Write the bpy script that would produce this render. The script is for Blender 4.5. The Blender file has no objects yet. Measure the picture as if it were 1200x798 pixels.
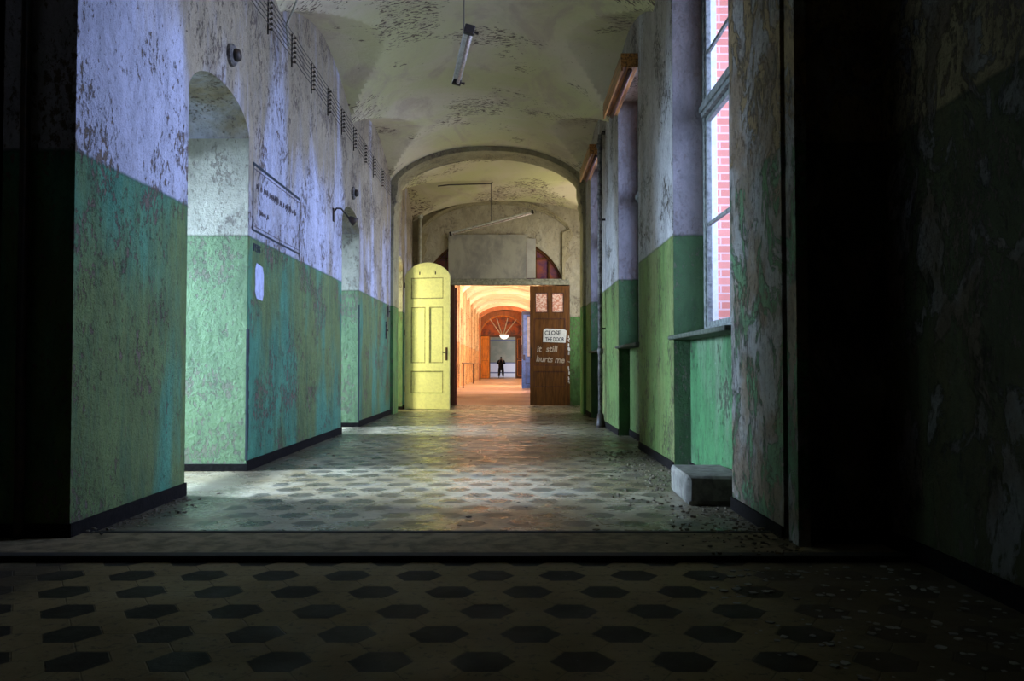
import bpy, bmesh, math, random
from mathutils import Vector, Matrix
random.seed(7)
C = bpy.context.scene.collection
sc = bpy.context.scene

# ------------------------------------------------------------------ camera
cam_d = bpy.data.cameras.new('camera'); cam = bpy.data.objects.new('camera', cam_d); C.objects.link(cam)
cam.location = (0, 0, 1.0)
cam.rotation_euler = (math.radians(90) + math.atan(30/1000), 0, 0)
cam_d.sensor_width = 36; cam_d.lens = 30.0; cam_d.clip_end = 400; cam_d.clip_start = 0.05
sc.camera = cam
sc.view_settings.view_transform = 'Standard'; sc.view_settings.look = 'None'
sc.view_settings.gamma = 1; sc.view_settings.use_curve_mapping = False
sc.view_settings.exposure = 0.08
sc.cycles.max_bounces = 10; sc.cycles.diffuse_bounces = 5; sc.cycles.transparent_max_bounces = 12
sc.cycles.sample_clamp_indirect = 6
# ------------------------------------------------------------------ sky
SKY = (0.47, 0.60, 1.0); SKY_S = 3.0
w = bpy.data.worlds.new('sky'); sc.world = w; w.use_nodes = True
w.node_tree.nodes['Background'].inputs[0].default_value = (*SKY, 1)
w.node_tree.nodes['Background'].inputs[1].default_value = SKY_S
def area(name, loc, direction, sx, sy, power, color, portal=False, spread=math.pi):
    d = bpy.data.lights.new(name, 'AREA'); d.shape = 'RECTANGLE'; d.size = sx; d.size_y = sy
    d.energy = power; d.color = color; d.spread = spread
    if portal: d.cycles.is_portal = True
    o = bpy.data.objects.new(name, d); C.objects.link(o); o.location = loc
    o.rotation_euler = Vector(direction).to_track_quat('-Z', 'Y').to_euler()
    return o
RW = [(5.99, 8.13), (10.33, 12.33), (14.6, 16.62)]     # window recesses of the right wall
for i, (a, b) in enumerate(RW):                        # sky portals at the windows
    area('daylight_and_fill', (2.95, (a+b)/2, 3.5), (-1, 0, -.12), 2.1, 3.6, 230, (.50, .62, 1), spread=1.9)
LW = [(6.62, 8.16), (12.65, 14.1), (18.75, 19.72)]     # openings of the left wall
COOL = (.62, .76, 1.0)
area('daylight_and_fill', (-6.3, 7.2, 2.2), (1, 0, -.45), 1.5, 2.4, 600, (.52, .70, 1), spread=1.5)       # windows at the ends of the side passages
area('daylight_and_fill', (-6.3, 13.2, 2.2), (1, 0, -.45), 1.4, 2.4, 450, (.52, .70, 1), spread=1.5)
area('daylight_and_fill', (-5.2, 18.9, 2.3), (1, .10, -.3), .9, 2.4, 560, (1, .93, .52))
area('daylight_and_fill', (2.46, 20.1, 3.0), (-1, 0, 0), 1.7, 3.2, 85, (1, .90, .72))  # added lamp in an unseen side opening, brightens the vestibule
for y in (40.1, 44.3, 52.9, 61.5):                                   # windows of the far corridor
    area('daylight_and_fill', (1.9, y, 2.9), (-1, .15, .18), 2.0, 3.0, 4200, (1, .76, .50))
area('daylight_and_fill', (1.9, 32.0, 2.9), (-1, .25, .1), 2.0, 3.0, 1100, (1, .80, .72))  # weaker lamp added to brighten the blue leaf
area('daylight_and_fill', (2.4, 74, 2.6), (-.6, .6, -.3), 2.0, 2.2, 190, (.85, .88, 1))

# ------------------------------------------------------------------ node helpers
def new_mat(name):
    m = bpy.data.materials.new(name); m.use_nodes = True
    nt = m.node_tree; b = nt.nodes['Principled BSDF']
    return m, nt, b
class N:
    def __init__(s, nt): s.nt = nt
    def new(s, t, **k):
        n = s.nt.nodes.new(t)
        for a, v in k.items(): setattr(n, a, v)
        return n
    def link(s, a, b): s.nt.links.new(a, b)
    def val(s, sock, v):
        if isinstance(v, bpy.types.NodeSocket): s.link(v, sock)
        elif isinstance(v, (tuple, list)) and len(v) == 3 and sock.type == 'RGBA': sock.default_value = (*v, 1)
        else: sock.default_value = v
    def math(s, op, a, b=0.0, c=None, clamp=False):
        n = s.new('ShaderNodeMath', operation=op, use_clamp=clamp); s.val(n.inputs[0], a); s.val(n.inputs[1], b)
        if c is not None: s.val(n.inputs[2], c)
        return n.outputs[0]
    def mix(s, f, a, b, blend='MIX'):
        n = s.new('ShaderNodeMix', data_type='RGBA', blend_type=blend)
        s.val(n.inputs[0], f); s.val(n.inputs[6], a); s.val(n.inputs[7], b); return n.outputs[2]
    def ramp(s, v, lo, hi):     # smooth 0..1
        n = s.new('ShaderNodeMapRange', interpolation_type='SMOOTHSTEP'); s.val(n.inputs[0], v)
        n.inputs[1].default_value = lo; n.inputs[2].default_value = hi; return n.outputs[0]
    def coord(s, scale=(1, 1, 1), loc=(0, 0, 0)):
        t = s.new('ShaderNodeTexCoord'); m = s.new('ShaderNodeMapping')
        m.inputs[3].default_value = scale; m.inputs[1].default_value = loc
        s.link(t.outputs['Object'], m.inputs[0]); return m.outputs[0]
    def noise(s, vec, scale, detail=4, rough=.55, dist=0):
        n = s.new('ShaderNodeTexNoise'); s.link(vec, n.inputs['Vector'])
        n.inputs['Scale'].default_value = scale; n.inputs['Detail'].default_value = detail
        n.inputs['Roughness'].default_value = rough; n.inputs['Distortion'].default_value = dist
        return n.outputs[0]
    def sep(s, v):
        n = s.new('ShaderNodeSeparateXYZ'); s.link(v, n.inputs[0]); return n.outputs
    def bump(s, h, strength, dist, b):
        n = s.new('ShaderNodeBump'); n.inputs['Strength'].default_value = strength; n.inputs['Distance'].default_value = dist
        s.link(h, n.inputs['Height']); s.link(n.outputs[0], b.inputs['Normal'])

def wall_paint(name, up, low, h=2.25, ochre=.5, chips=.5, gmix=.5, plaster=(.20, .15, .12), up2=(.30, .21, .10), low2=(.10, .16, .04), seed=0, decay=0.0):
    m, nt, b = new_mat(name); n = N(nt)
    P = n.coord(loc=(seed, seed*1.7, 0)); z = n.sep(n.coord())[2]
    S = n.coord(scale=(1.1, 1.1, .22), loc=(seed, 0, seed))
    streak = n.noise(S, 1.0, 5, .6, .4)
    fine = n.noise(S, 7, 6, .65, .3)
    big = n.noise(P, .55, 3, .5)
    f = n.noise(P, 9, 8, .72)
    grit = n.noise(P, 42, 5, .7)
    zz = n.math('ADD', z, n.math('MULTIPLY', n.math('SUBTRACT', f, .5), .035))
    lowm = n.ramp(zz, h+.008, h-.008)
    # upper colour with ochre run-down stains, lower colour with olive grime
    run = n.math('MULTIPLY', n.ramp(z, 2.4, 4.6), .16)
    st = n.math('MULTIPLY', n.ramp(n.math('ADD', run, n.math('ADD', n.math('MULTIPLY', streak, .7), n.math('MULTIPLY', big, .3))), .50, .64), ochre)
    st2 = n.math('MULTIPLY', n.ramp(fine, .50, .72), .45*ochre)
    cu = n.mix(st, up, up2); cu = n.mix(st2, cu, tuple(c*.45 for c in up))
    gs = n.math('MULTIPLY', n.ramp(n.math('ADD', n.math('MULTIPLY', streak, .6), n.math('MULTIPLY', big, .4)), .46, .56), gmix)
    cl = n.mix(gs, low, low2); cl = n.mix(n.math('MULTIPLY', n.ramp(fine, .46, .70), .55), cl, tuple(c*.40 for c in low))
    edge = n.ramp(n.math('ABSOLUTE', n.math('SUBTRACT', zz, h)), .02, .004)
    col = n.mix(lowm, cu, cl); col = n.mix(n.math('MULTIPLY', edge, .5), col, tuple(c*.35 for c in low))
    # flaked spots
    clus = n.ramp(n.noise(P, 1.7, 3, .6), .42, .66)
    g = n.noise(n.coord(scale=(1, 1, .6), loc=(3, seed, 1)), 24, 6, .75, .2)
    chip = n.math('MULTIPLY', n.ramp(n.math('ADD', g, n.math('MULTIPLY', clus, .12)), .615, .655), min(1, chips*1.5))
    col = n.mix(chip, col, plaster)
    pale = n.math('MULTIPLY', n.ramp(n.noise(n.coord(loc=(9, seed+4, 2)), 17, 7, .75), .67, .70), chips)
    col = n.mix(pale, col, tuple(min(1, c*1.1) for c in up))
    if decay > 0:
        dl = (.7 if decay < .7 else 1)
        d = n.ramp(n.noise(n.coord(scale=(1, 1, .7), loc=(seed+2, 5, 7)), 3.2, 9, .72, .5), .56-decay*.095, .60-decay*.095)
        dc = n.mix(n.ramp(n.noise(P, 2.3, 4), .4, .6), (.30*dl, .22*dl, .15*dl), (.46*dl, .44*dl, .42*dl))
        col = n.mix(n.math('MULTIPLY', d, .9), col, dc)
        dk = n.ramp(n.noise(n.coord(scale=(1, 1, .35), loc=(1, 2, seed)), 6, 8, .75, .6), .56, .66)
        col = n.mix(n.math('MULTIPLY', dk, .8), col, (.03, .028, .02))
    speck = n.ramp(n.noise(n.coord(scale=(1, 1, .45), loc=(11, seed, 3)), 30, 8, .8, .3), .55, .61)
    col = n.mix(n.math('MULTIPLY', speck, .7*chips), col, tuple(c*.28 for c in plaster))
    mott = n.ramp(n.noise(n.coord(scale=(1, 1, .5), loc=(2, 2, seed)), 4.5, 9, .75, .4), .38, .66)
    col = n.mix(n.math('MULTIPLY', mott, .42), col, n.mix(.72, col, (.02, .02, .012)))
    b.inputs['Base Color'].default_value = (1, 1, 1, 1); n.link(col, b.inputs['Base Color'])
    b.inputs['Roughness'].default_value = .62; b.inputs['Specular IOR Level'].default_value = .25
    hgt = n.math('ADD', n.math('MULTIPLY', f, .7), n.math('SUBTRACT', n.math('MULTIPLY', grit, .3), n.math('MULTIPLY', chip, .35)))
    if decay > 0: hgt = n.math('SUBTRACT', hgt, n.math('MULTIPLY', d, .6))
    n.bump(hgt, 1.0, .045, b)
    return m

def simple(name, col, rough=.6, metal=0, var=.3, scale=12, bump=.3, col2=None, stretch=(1, 1, 1), spec=.4):
    m, nt, b = new_mat(name); n = N(nt); P = n.coord(scale=stretch)
    f = n.noise(P, scale, 6, .65, .3)
    c = n.mix(n.ramp(f, .38, .66), col, col2 if col2 else tuple(v*(1-var) for v in col))
    n.link(c, b.inputs['Base Color']); b.inputs['Roughness'].default_value = rough
    b.inputs['Metallic'].default_value = metal; b.inputs['Specular IOR Level'].default_value = spec
    n.bump(f, bump, .01, b); return m

LILAC = (.57, .57, .70)
M = {}
M['wall_left'] = wall_paint('painted plaster', LILAC, (.085, .30, .19), ochre=.85, chips=.75, gmix=.75, low2=(.17, .19, .035), up2=(.36, .27, .12))
M['wall_right'] = wall_paint('painted plaster grey', (.54, .53, .51), (.165, .275, .075), ochre=.5, chips=.9, gmix=.65, low2=(.24, .25, .10), seed=5, plaster=(.08, .065, .04))
M['recess'] = wall_paint('soot and painted-shade recess paint', (.26, .24, .24), (.05, .12, .04), ochre=.5, chips=.3, gmix=.3, seed=33, up2=(.16, .12, .08))  # soot mottling, with the shade of the jambs darkened into the colour
M['wall_panel'] = wall_paint('flaking green plaster', (.50, .50, .50), (.07, .22, .08), ochre=.45, chips=1, gmix=.5, low2=(.30, .34, .25), seed=8, plaster=(.07, .075, .05))
M['pier_decay'] = wall_paint('decayed plaster', (.42, .30, .15), (.17, .34, .17), ochre=.5, chips=1, gmix=.5, seed=12, decay=1.0)
M['wall_lobby'] = wall_paint('damp lobby plaster', (.40, .32, .17), (.12, .14, .065), low2=(.13, .11, .045), ochre=.6, chips=.6, gmix=.8, seed=20, decay=.55)
M['passage'] = wall_paint('passage paint', (.52, .50, .40), (.17, .29, .13), ochre=.25, chips=.4, gmix=.2, seed=30)
M['vestibule'] = wall_paint('vestibule paint', (.55, .52, .42), (.14, .32, .08), ochre=.3, chips=.4, gmix=.4, seed=41)
M['cream'] = wall_paint('tympanum plaster', (.47, .43, .30), (.12, .28, .08), h=-5, ochre=.25, chips=.35, seed=51)
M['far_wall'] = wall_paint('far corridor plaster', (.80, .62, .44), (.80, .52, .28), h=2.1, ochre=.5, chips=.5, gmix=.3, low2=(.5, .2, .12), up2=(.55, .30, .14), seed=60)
M['baseboard'] = simple('black skirting paint', (.012, .010, .009), .9, var=.5, scale=30, bump=.8, spec=.1)
M['dark_metal'] = simple('dark iron', (.03, .028, .026), .5, .3, col2=(.07, .045, .03))
M['rust_pipe'] = simple('rusty pipe', (.06, .05, .045), .6, .2, col2=(.22, .2, .18), scale=16)
M['pale_pipe'] = simple('painted pipe', (.5, .48, .36), .5)
M['white_enamel'] = simple('white enamel', (.72, .70, .62), .4, var=.4, scale=9)
M['tube_glass'] = simple('dusty tube', (.55, .42, .36), .35, var=.5, scale=25)
M['ceramic'] = simple('brown ceramic', (.10, .075, .055), .3)
M['wire'] = simple('old wire', (.12, .10, .08), .6)
M['frame_paint'] = simple('grey window paint', (.22, .24, .22), .6, var=.6, scale=20)
M['sill'] = simple('sill stone', (.08, .095, .065), .7, var=.6, scale=14, bump=.7)
M['stone'] = simple('grey stone', (.20, .19, .155), .85, var=.5, scale=9, bump=1)
M['wood_box'] = simple('varnished pelmet wood', (.50, .22, .06), .4, col2=(.10, .04, .015), scale=3, stretch=(14, .6, 14))
M['wood_brown'] = simple('varnished door wood', (.15, .06, .014), .35, col2=(.08, .032, .008), scale=3, stretch=(7, 7, .8))
M['wood_dark'] = simple('dark door wood', (.10, .035, .02), .45, col2=(.05, .02, .012), scale=3, stretch=(7, 7, .8))
M['wood_orange'] = simple('orange door wood', (.75, .27, .03), .4, col2=(.5, .16, .03), scale=3, stretch=(3, 3, .5))
M['yellow_paint'] = simple('pale yellow door paint', (.84, .83, .42), .45, var=.12, scale=16, bump=.4)
M['yellow_groove'] = simple('darker yellow moulding', (.36, .34, .15), .6, var=.5, scale=16)  # mouldings a darker yellow than the leaf
M['blue_paint'] = simple('blue door paint', (.08, .22, .75), .4, var=.4, scale=5)
M['blue_pale'] = simple('pale blue glass', (.42, .48, .62), .3, var=.3, scale=5)
M['navy'] = simple('dark blue frame', (.03, .04, .12), .4)
M['board'] = simple('grey boarding', (.36, .34, .26), .7, col2=(.22, .21, .18), scale=2.6, stretch=(1, 1, .6), bump=.3)
M['board_pale'] = simple('pale boarding', (.42, .40, .33), .7, col2=(.33, .31, .26), scale=2.5, bump=.3)
M['white_paint'] = simple('white paint patch', (.72, .74, .70), .6, var=.15, scale=20)
M['ink'] = simple('dark ink', (.02, .03, .04), .7)
M['chalk'] = simple('faint chalk', (.50, .40, .30), .8)
M['faded'] = simple('faded brown lettering', (.18, .15, .16), .8, var=.5)
M['lilac_patch'] = simple('lilac patch', (.52, .55, .78), .7)
M['flakes'] = simple('paint flakes', (.42, .42, .36), .8, var=.6, scale=3)
M['rubble'] = simple('plaster rubble', (.17, .14, .09), .9, var=.6, scale=3)
M['cloth'] = simple('black clothing', (.012, .012, .014), .85)
M['skin'] = simple('skin', (.35, .2, .14), .5)
M['lamp_bowl'] = simple('opal glass', (.9, .88, .8), .2)
M['lamp_bowl'].node_tree.nodes['Principled BSDF'].inputs['Emission Color'].default_value = (1, .95, .85, 1); M['lamp_bowl'].node_tree.nodes['Principled BSDF'].inputs['Emission Strength'].default_value = 1.2

def vault_mat(name, a, b2, c, peel=.6):
    m, nt, b = new_mat(name); n = N(nt); P = n.coord()
    big = n.noise(P, .45, 4, .6, .5)
    col = n.mix(n.ramp(big, .38, .60), a, b2)
    col = n.mix(n.math('MULTIPLY', n.ramp(n.noise(n.coord(scale=(1, .5, 1), loc=(4, 0, 0)), 1.3, 5, .65, 1.), .48, .66), .6), col, c)
    clus = n.ramp(n.noise(n.coord(loc=(2.2, 7, 1)), .62, 3, .55), .50, .60)
    fl = n.noise(n.coord(scale=(1, 2.2, 1)), 13, 4, .6, .4)
    chip = n.math('MULTIPLY', n.ramp(n.math('ADD', fl, n.math('MULTIPLY', clus, .17)), .70, .73), peel)
    col = n.mix(chip, col, (.10, .055, .04))
    n.link(col, b.inputs['Base Color']); b.inputs['Roughness'].default_value = .6
    b.inputs['Specular IOR Level'].default_value = .3
    n.bump(n.math('SUBTRACT', n.noise(P, 7, 8, .7), n.math('MULTIPLY', chip, .6)), .5, .02, b)
    return m
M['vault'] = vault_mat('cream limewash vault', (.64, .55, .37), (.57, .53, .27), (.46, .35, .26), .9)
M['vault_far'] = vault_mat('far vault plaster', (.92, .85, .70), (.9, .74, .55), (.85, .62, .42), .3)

def floor_mat():
    m, nt, b = new_mat('hexagon cement tiles'); n = N(nt); X, Y, Z = n.sep(n.coord())[:3]
    s = .114
    far = n.math('GREATER_THAN', Y, 4.75)
    px = n.math('SUBTRACT', X, n.math('MULTIPLY_ADD', far, -1.292+.102, -.102))
    py = n.math('SUBTRACT', Y, n.math('MULTIPLY_ADD', far, 5.46-2.921, 2.921))
    def wrap(v, per, off):
        t = n.math('ADD', v, off+per/2); t = n.math('FLOORED_MODULO', t, per); return n.math('ABSOLUTE', n.math('SUBTRACT', t, per/2))
    def hexd(ox, oy, perx, pery):
        a = wrap(px, perx, ox); c = wrap(py, pery, oy)
        return n.math('MAXIMUM', c, n.math('ADD', n.math('MULTIPLY', a, .8660), n.math('MULTIPLY', c, .5)))
    ap = .866*s
    d = n.math('MINIMUM', hexd(0, 0, 3*s, 5.196*s), hexd(1.5*s, 2.598*s, 3*s, 5.196*s))
    P = n.coord(); rag = n.noise(P, 14, 6, .7)
    dd = n.math('ADD', d, n.math('MULTIPLY', n.math('SUBTRACT', rag, .5), .02))
    dark = n.ramp(dd, ap+.003, ap-.006)
    # all tile joints: full hexagonal lattice
    j = n.math('MINIMUM', hexd(0, 0, 3*s, 1.732*s), hexd(1.5*s, .866*s, 3*s, 1.732*s))
    joint = n.ramp(j, ap-.004, ap-.001)
    # plain border along the walls
    fieldL = n.ramp(X, -2.03, -1.99); fieldR = n.ramp(X, 1.22, 1.18)
    inlob = n.math('LESS_THAN', Y, 4.5)
    field = n.math('MAXIMUM', n.math('MULTIPLY', fieldL, fieldR), inlob)
    dark = n.math('MULTIPLY', dark, field); joint = n.math('MULTIPLY', joint, field)
    big = n.noise(P, .8, 5, .6, .6); gr = n.noise(P, 22, 8, .75)
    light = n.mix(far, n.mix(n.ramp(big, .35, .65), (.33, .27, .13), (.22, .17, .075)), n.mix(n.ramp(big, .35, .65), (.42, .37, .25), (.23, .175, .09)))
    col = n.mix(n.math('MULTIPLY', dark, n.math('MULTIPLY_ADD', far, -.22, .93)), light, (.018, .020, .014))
    col = n.mix(n.math('MULTIPLY', joint, .35), col, (.08, .07, .05))
    dust = n.ramp(n.noise(n.coord(loc=(3, 1, 0)), 2.1, 8, .75, .5), .50, .66)
    col = n.mix(n.math('MULTIPLY', dust, n.math('MULTIPLY_ADD', far, .35, .05)), col, (.26, .25, .22))
    sp = n.ramp(gr, .54, .62); col = n.mix(n.math('MULTIPLY', sp, .6), col, (.06, .05, .035))
    sp2 = n.ramp(n.noise(n.coord(loc=(7, 3, 0)), 34, 6, .75), .66, .70); col = n.mix(n.math('MULTIPLY', sp2, .6), col, (.5, .5, .44))
    # grime strip at the right wall
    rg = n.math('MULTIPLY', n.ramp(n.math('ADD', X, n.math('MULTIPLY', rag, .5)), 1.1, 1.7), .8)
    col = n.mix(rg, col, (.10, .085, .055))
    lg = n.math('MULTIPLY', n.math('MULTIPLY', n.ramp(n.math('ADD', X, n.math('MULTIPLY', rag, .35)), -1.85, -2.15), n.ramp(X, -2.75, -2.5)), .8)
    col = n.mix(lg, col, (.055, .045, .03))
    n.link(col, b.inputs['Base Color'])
    ro = n.math('ADD', n.math('MULTIPLY', n.ramp(n.noise(n.coord(loc=(1, 9, 0)), 3, 6, .7), .35, .65), .25), n.math('MULTIPLY_ADD', far, -.40, .58))
    ro = n.math('ADD', ro, n.math('MULTIPLY', dust, .15)); n.link(ro, b.inputs['Roughness'])
    n.link(n.math('MULTIPLY_ADD', far, .4, .12), b.inputs['Specular IOR Level'])
    h = n.math('SUBTRACT', n.math('MULTIPLY', gr, .5), n.math('MULTIPLY', joint, .4))
    h = n.math('ADD', h, n.math('MULTIPLY', rag, .6))
    n.bump(h, .55, .012, b); return m
M['floor'] = floor_mat()
M['slab'] = simple('worn threshold slab', (.25, .20, .11), .75, col2=(.12, .095, .05), scale=9, bump=1, spec=.15)
M['slab_edge'] = simple('dark threshold edge', (.03, .028, .02), .8, var=.4)

def brick_mat():
    m, nt, b = new_mat('red brick'); n = N(nt)
    t = n.new('ShaderNodeTexCoord'); sx = n.sep(t.outputs['Object']); cb = n.new('ShaderNodeCombineXYZ')
    n.link(n.math('ADD', sx[1], sx[0]), cb.inputs[0]); n.link(sx[2], cb.inputs[1])
    br = n.new('ShaderNodeTexBrick'); n.link(cb.outputs[0], br.inputs[0])
    br.inputs['Color1'].default_value = (.80, .30, .22, 1); br.inputs['Color2'].default_value = (.66, .22, .15, 1)
    br.inputs['Mortar'].default_value = (.75, .50, .44, 1); br.inputs['Scale'].default_value = 1
    br.inputs['Brick Width'].default_value = .25; br.inputs['Row Height'].default_value = .077; br.inputs['Mortar Size'].default_value = .008
    n.link(br.outputs[0], b.inputs['Base Color']); b.inputs['Roughness'].default_value = .8; return m
M['brick'] = brick_mat()
def glass_mat(name, tint, gl=.08):
    m = bpy.data.materials.new(name); m.use_nodes = True; nt = m.node_tree; nt.nodes.clear(); n = N(nt)
    o = n.new('ShaderNodeOutputMaterial'); mx = n.new('ShaderNodeMixShader'); tr = n.new('ShaderNodeBsdfTransparent'); g = n.new('ShaderNodeBsdfGlossy')
    tr.inputs[0].default_value = (*tint, 1); g.inputs['Roughness'].default_value = .15; mx.inputs[0].default_value = gl
    n.link(tr.outputs[0], mx.inputs[1]); n.link(g.outputs[0], mx.inputs[2]); n.link(mx.outputs[0], o.inputs[0]); return m
M['glass'] = glass_mat('window glass', (.95, .97, 1))
def lace_mat():
    m, nt, b = new_mat('patterned glass'); n = N(nt)
    v = n.noise(n.coord(scale=(1, 1, 1)), 22, 3, .6)
    n.link(n.mix(n.ramp(v, .42, .58), (.62, .25, .16), (.85, .62, .50)), b.inputs['Base Color']); b.inputs['Roughness'].default_value = .3; return m
M['lace'] = lace_mat()
M['fan_glass'] = simple('reddish old glass', (.30, .09, .05), .25, col2=(.12, .05, .10), scale=4, bump=.2)

# ------------------------------------------------------------------ geometry helpers
def box(bm, x0, x1, y0, y1, z0, z1, rot=None):
    vs = [bm.verts.new((x, y, z)) for x in (x0, x1) for y in (y0, y1) for z in (z0, z1)]
    for f in ((0,1,3,2), (4,6,7,5), (0,4,5,1), (2,3,7,6), (0,2,6,4), (1,5,7,3)): bm.faces.new([vs[i] for i in f])
    if rot is not None:
        for v in vs: v.co = rot @ v.co
    return vs
def prism(bm, pts, axis, a, b):    # polygon pts (u,v) extruded on axis between a and b; axis 'x': (y,z); 'y': (x,z); 'z': (x,y)
    def mk(u, v, t): return {'x': (t, u, v), 'y': (u, t, v), 'z': (u, v, t)}[axis]
    A = [bm.verts.new(mk(u, v, a)) for u, v in pts]; B = [bm.verts.new(mk(u, v, b)) for u, v in pts]
    bm.faces.new(A); bm.faces.new(B[::-1])
    for i in range(len(pts)):
        j = (i+1) % len(pts); bm.faces.new([A[i], B[i], B[j], A[j]])
def tube(bm, pts, r, seg=8, close=True):
    pts = [Vector(p) for p in pts]; rings = []
    for i, p in enumerate(pts):
        t = (pts[min(i+1, len(pts)-1)] - pts[max(i-1, 0)]).normalized()
        up = Vector((0, 0, 1)) if abs(t.z) < .9 else Vector((1, 0, 0))
        a = t.cross(up).normalized(); b = t.cross(a)
        rr = r[i] if isinstance(r, (list, tuple)) else r
        rings.append([bm.verts.new(p + (a*math.cos(2*math.pi*k/seg) + b*math.sin(2*math.pi*k/seg))*rr) for k in range(seg)])
    for i in range(len(rings)-1):
        for k in range(seg):
            bm.faces.new([rings[i][k], rings[i][(k+1) % seg], rings[i+1][(k+1) % seg], rings[i+1][k]])
    if close: bm.faces.new(rings[0][::-1]); bm.faces.new(rings[-1])
def BM(): return bmesh.new()
def obj(name, bm, mat, parent=None, smooth=False, bevel=0, loc=None):
    bmesh.ops.recalc_face_normals(bm, faces=bm.faces[:])
    me = bpy.data.meshes.new(name); bm.to_mesh(me); bm.free()
    o = bpy.data.objects.new(name, me); C.objects.link(o)
    if mat: me.materials.append(mat)
    if parent: o.parent = parent
    if smooth:
        for p in me.polygons: p.use_smooth = True
    if bevel:
        mo = o.modifiers.new('bevel', 'BEVEL'); mo.width = bevel; mo.segments = 2; mo.limit_method = 'ANGLE'
    if loc: o.location = loc
    return o
def struct(name, bm, mat, **k):
    o = obj(name, bm, mat, **k); o['kind'] = 'structure'; return o
def tag(o, label=None, cat=None, group=None, kind=None):
    if label: o['label'] = label
    if cat: o['category'] = cat
    if group: o['group'] = group
    if kind: o['kind'] = kind
    return o
def empty(name, loc=(0, 0, 0), rz=0, label=None, cat=None, group=None, kind=None):
    o = bpy.data.objects.new(name, None); C.objects.link(o); o.location = loc; o.rotation_euler = (0, 0, rz)
    o.empty_display_size = .1
    return tag(o, label, cat, group, kind)
def dup(root, loc, label, rz=None):
    r = root.copy(); C.objects.link(r); r.location = loc
    if rz is not None: r.rotation_euler = (0, 0, rz)
    r['label'] = label
    for ch in root.children:
        c = ch.copy(); C.objects.link(c); c.parent = r
        for g in ch.children:
            d = g.copy(); C.objects.link(d); d.parent = c
    return r
def text(name, body, size, mat, parent, loc, rot, ext=.002, shear=0, sx=1):
    cu = bpy.data.curves.new(name, 'FONT'); cu.body = body; cu.size = size; cu.extrude = ext; cu.shear = shear; cu.offset = size*.02
    cu.resolution_u = 3
    o = bpy.data.objects.new(name, cu); cu.materials.append(mat)
    me = bpy.data.meshes.new_from_object(o); bpy.data.objects.remove(o); o = bpy.data.objects.new(name, me); C.objects.link(o); o.parent = parent
    o.location = loc; o.rotation_euler = rot; o.scale = (sx, 1, 1); return o
def arc(u0, u1, zs, za, n=28, p=2.2, q=.7):
    c, hw = (u0+u1)/2, (u1-u0)/2; out = []
    for i in range(n+1):
        t = -math.cos(math.pi*i/n); out.append((c+t*hw, zs + (za-zs)*max(0, 1-abs(t)**p)**q))
    return out
def header(bm, u0, u1, zs, za, ztop, axis, a, b, n=28, p=2.2, q=.7):   # wall over an arched opening: one ring of quads with smooth soffit
    pts = arc(u0, u1, zs, za, n, p, q)
    prism_pts = pts + [(u1, ztop), (u0, ztop)]
    def mk(u, v, t): return {'x': (t, u, v), 'y': (u, t, v)}[axis]
    A = [bm.verts.new(mk(u, v, a)) for u, v in pts]; B = [bm.verts.new(mk(u, v, b)) for u, v in pts]
    TA = [bm.verts.new(mk(u, ztop, a)) for u, v in pts]; TB = [bm.verts.new(mk(u, ztop, b)) for u, v in pts]
    for i in range(len(pts)-1):
        bm.faces.new([A[i], A[i+1], TA[i+1], TA[i]]); bm.faces.new([B[i], B[i+1], TB[i+1], TB[i]])
        bm.faces.new([A[i], B[i], B[i+1], A[i+1]]); bm.faces.new([TA[i], TB[i], TB[i+1], TA[i+1]])

XL, XR = -2.53, 1.54; CX = (XL+XR)/2; TOP = 5.75
# ------------------------------------------------------------------ floor
bm = BM(); box(bm, -7.0, 2.6, -3.2, 21.9, -.2, 0); struct('floor', bm, M['floor'])
bm = BM(); box(bm, -3.2, 2.2, 21.9, 80, -.2, 0)
m, nt, b = new_mat('far floor tiles'); n = N(nt)
col = n.mix(n.ramp(n.noise(n.coord(scale=(.3, 1, 1)), .6, 5, .6), .4, .6), (.40, .24, .20), (.62, .46, .34))
n.link(col, b.inputs['Base Color']); b.inputs['Roughness'].default_value = .38
struct('floor_far', bm, m)
bm = BM(); box(bm, XL-.6, XR+.5, 4.47, 5.04, 0, .022); slab = struct('trim_1', bm, M['slab'], bevel=.006)
bm = BM()
box(bm, XL-.7, XR+.5, 4.38, 4.47, 0, .034); struct('trim_2', bm, M['slab_edge'], bevel=.012)  # shade on the step's front lip painted in as a dark colour
bm = BM(); box(bm, XL+.05, XR+.2, 5.04, 5.10, 0, .026); struct('trim_3', bm, M['slab_edge'], bevel=.01)
# ------------------------------------------------------------------ left wall
bm = BM()
def piece(y0, y1): box(bm, XL-.80, XL, y0, y1, 0, TOP)
piece(4.91, LW[0][0]); piece(LW[0][1], LW[1][0]); piece(LW[1][1], LW[2][0]); piece(LW[2][1], 22.1)
for (a, b_) in LW: header(bm, a, b_, 3.19, 3.48, TOP, 'x', XL-.80, XL, p=2.3, q=.62)
struct('wall_left', bm, M['wall_left'])
bm = BM()
for (a, b_) in LW:
    box(bm, -6.6, XL-.80, b_, b_+.12, 0, 3.9); box(bm, -6.6, XL-.80, a-.12, a, 0, 3.9)
    header(bm, a, b_, 2.90, 3.12, 3.9, 'x', -6.6, XL-.80, p=2.3, q=.62)  # unseen inner arch set lower to block light from the outer soffit
    box(bm, -6.7, -6.6, a-.12, b_+.12, 0, 3.9)
struct('wall_passages', bm, M['passage'])
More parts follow.
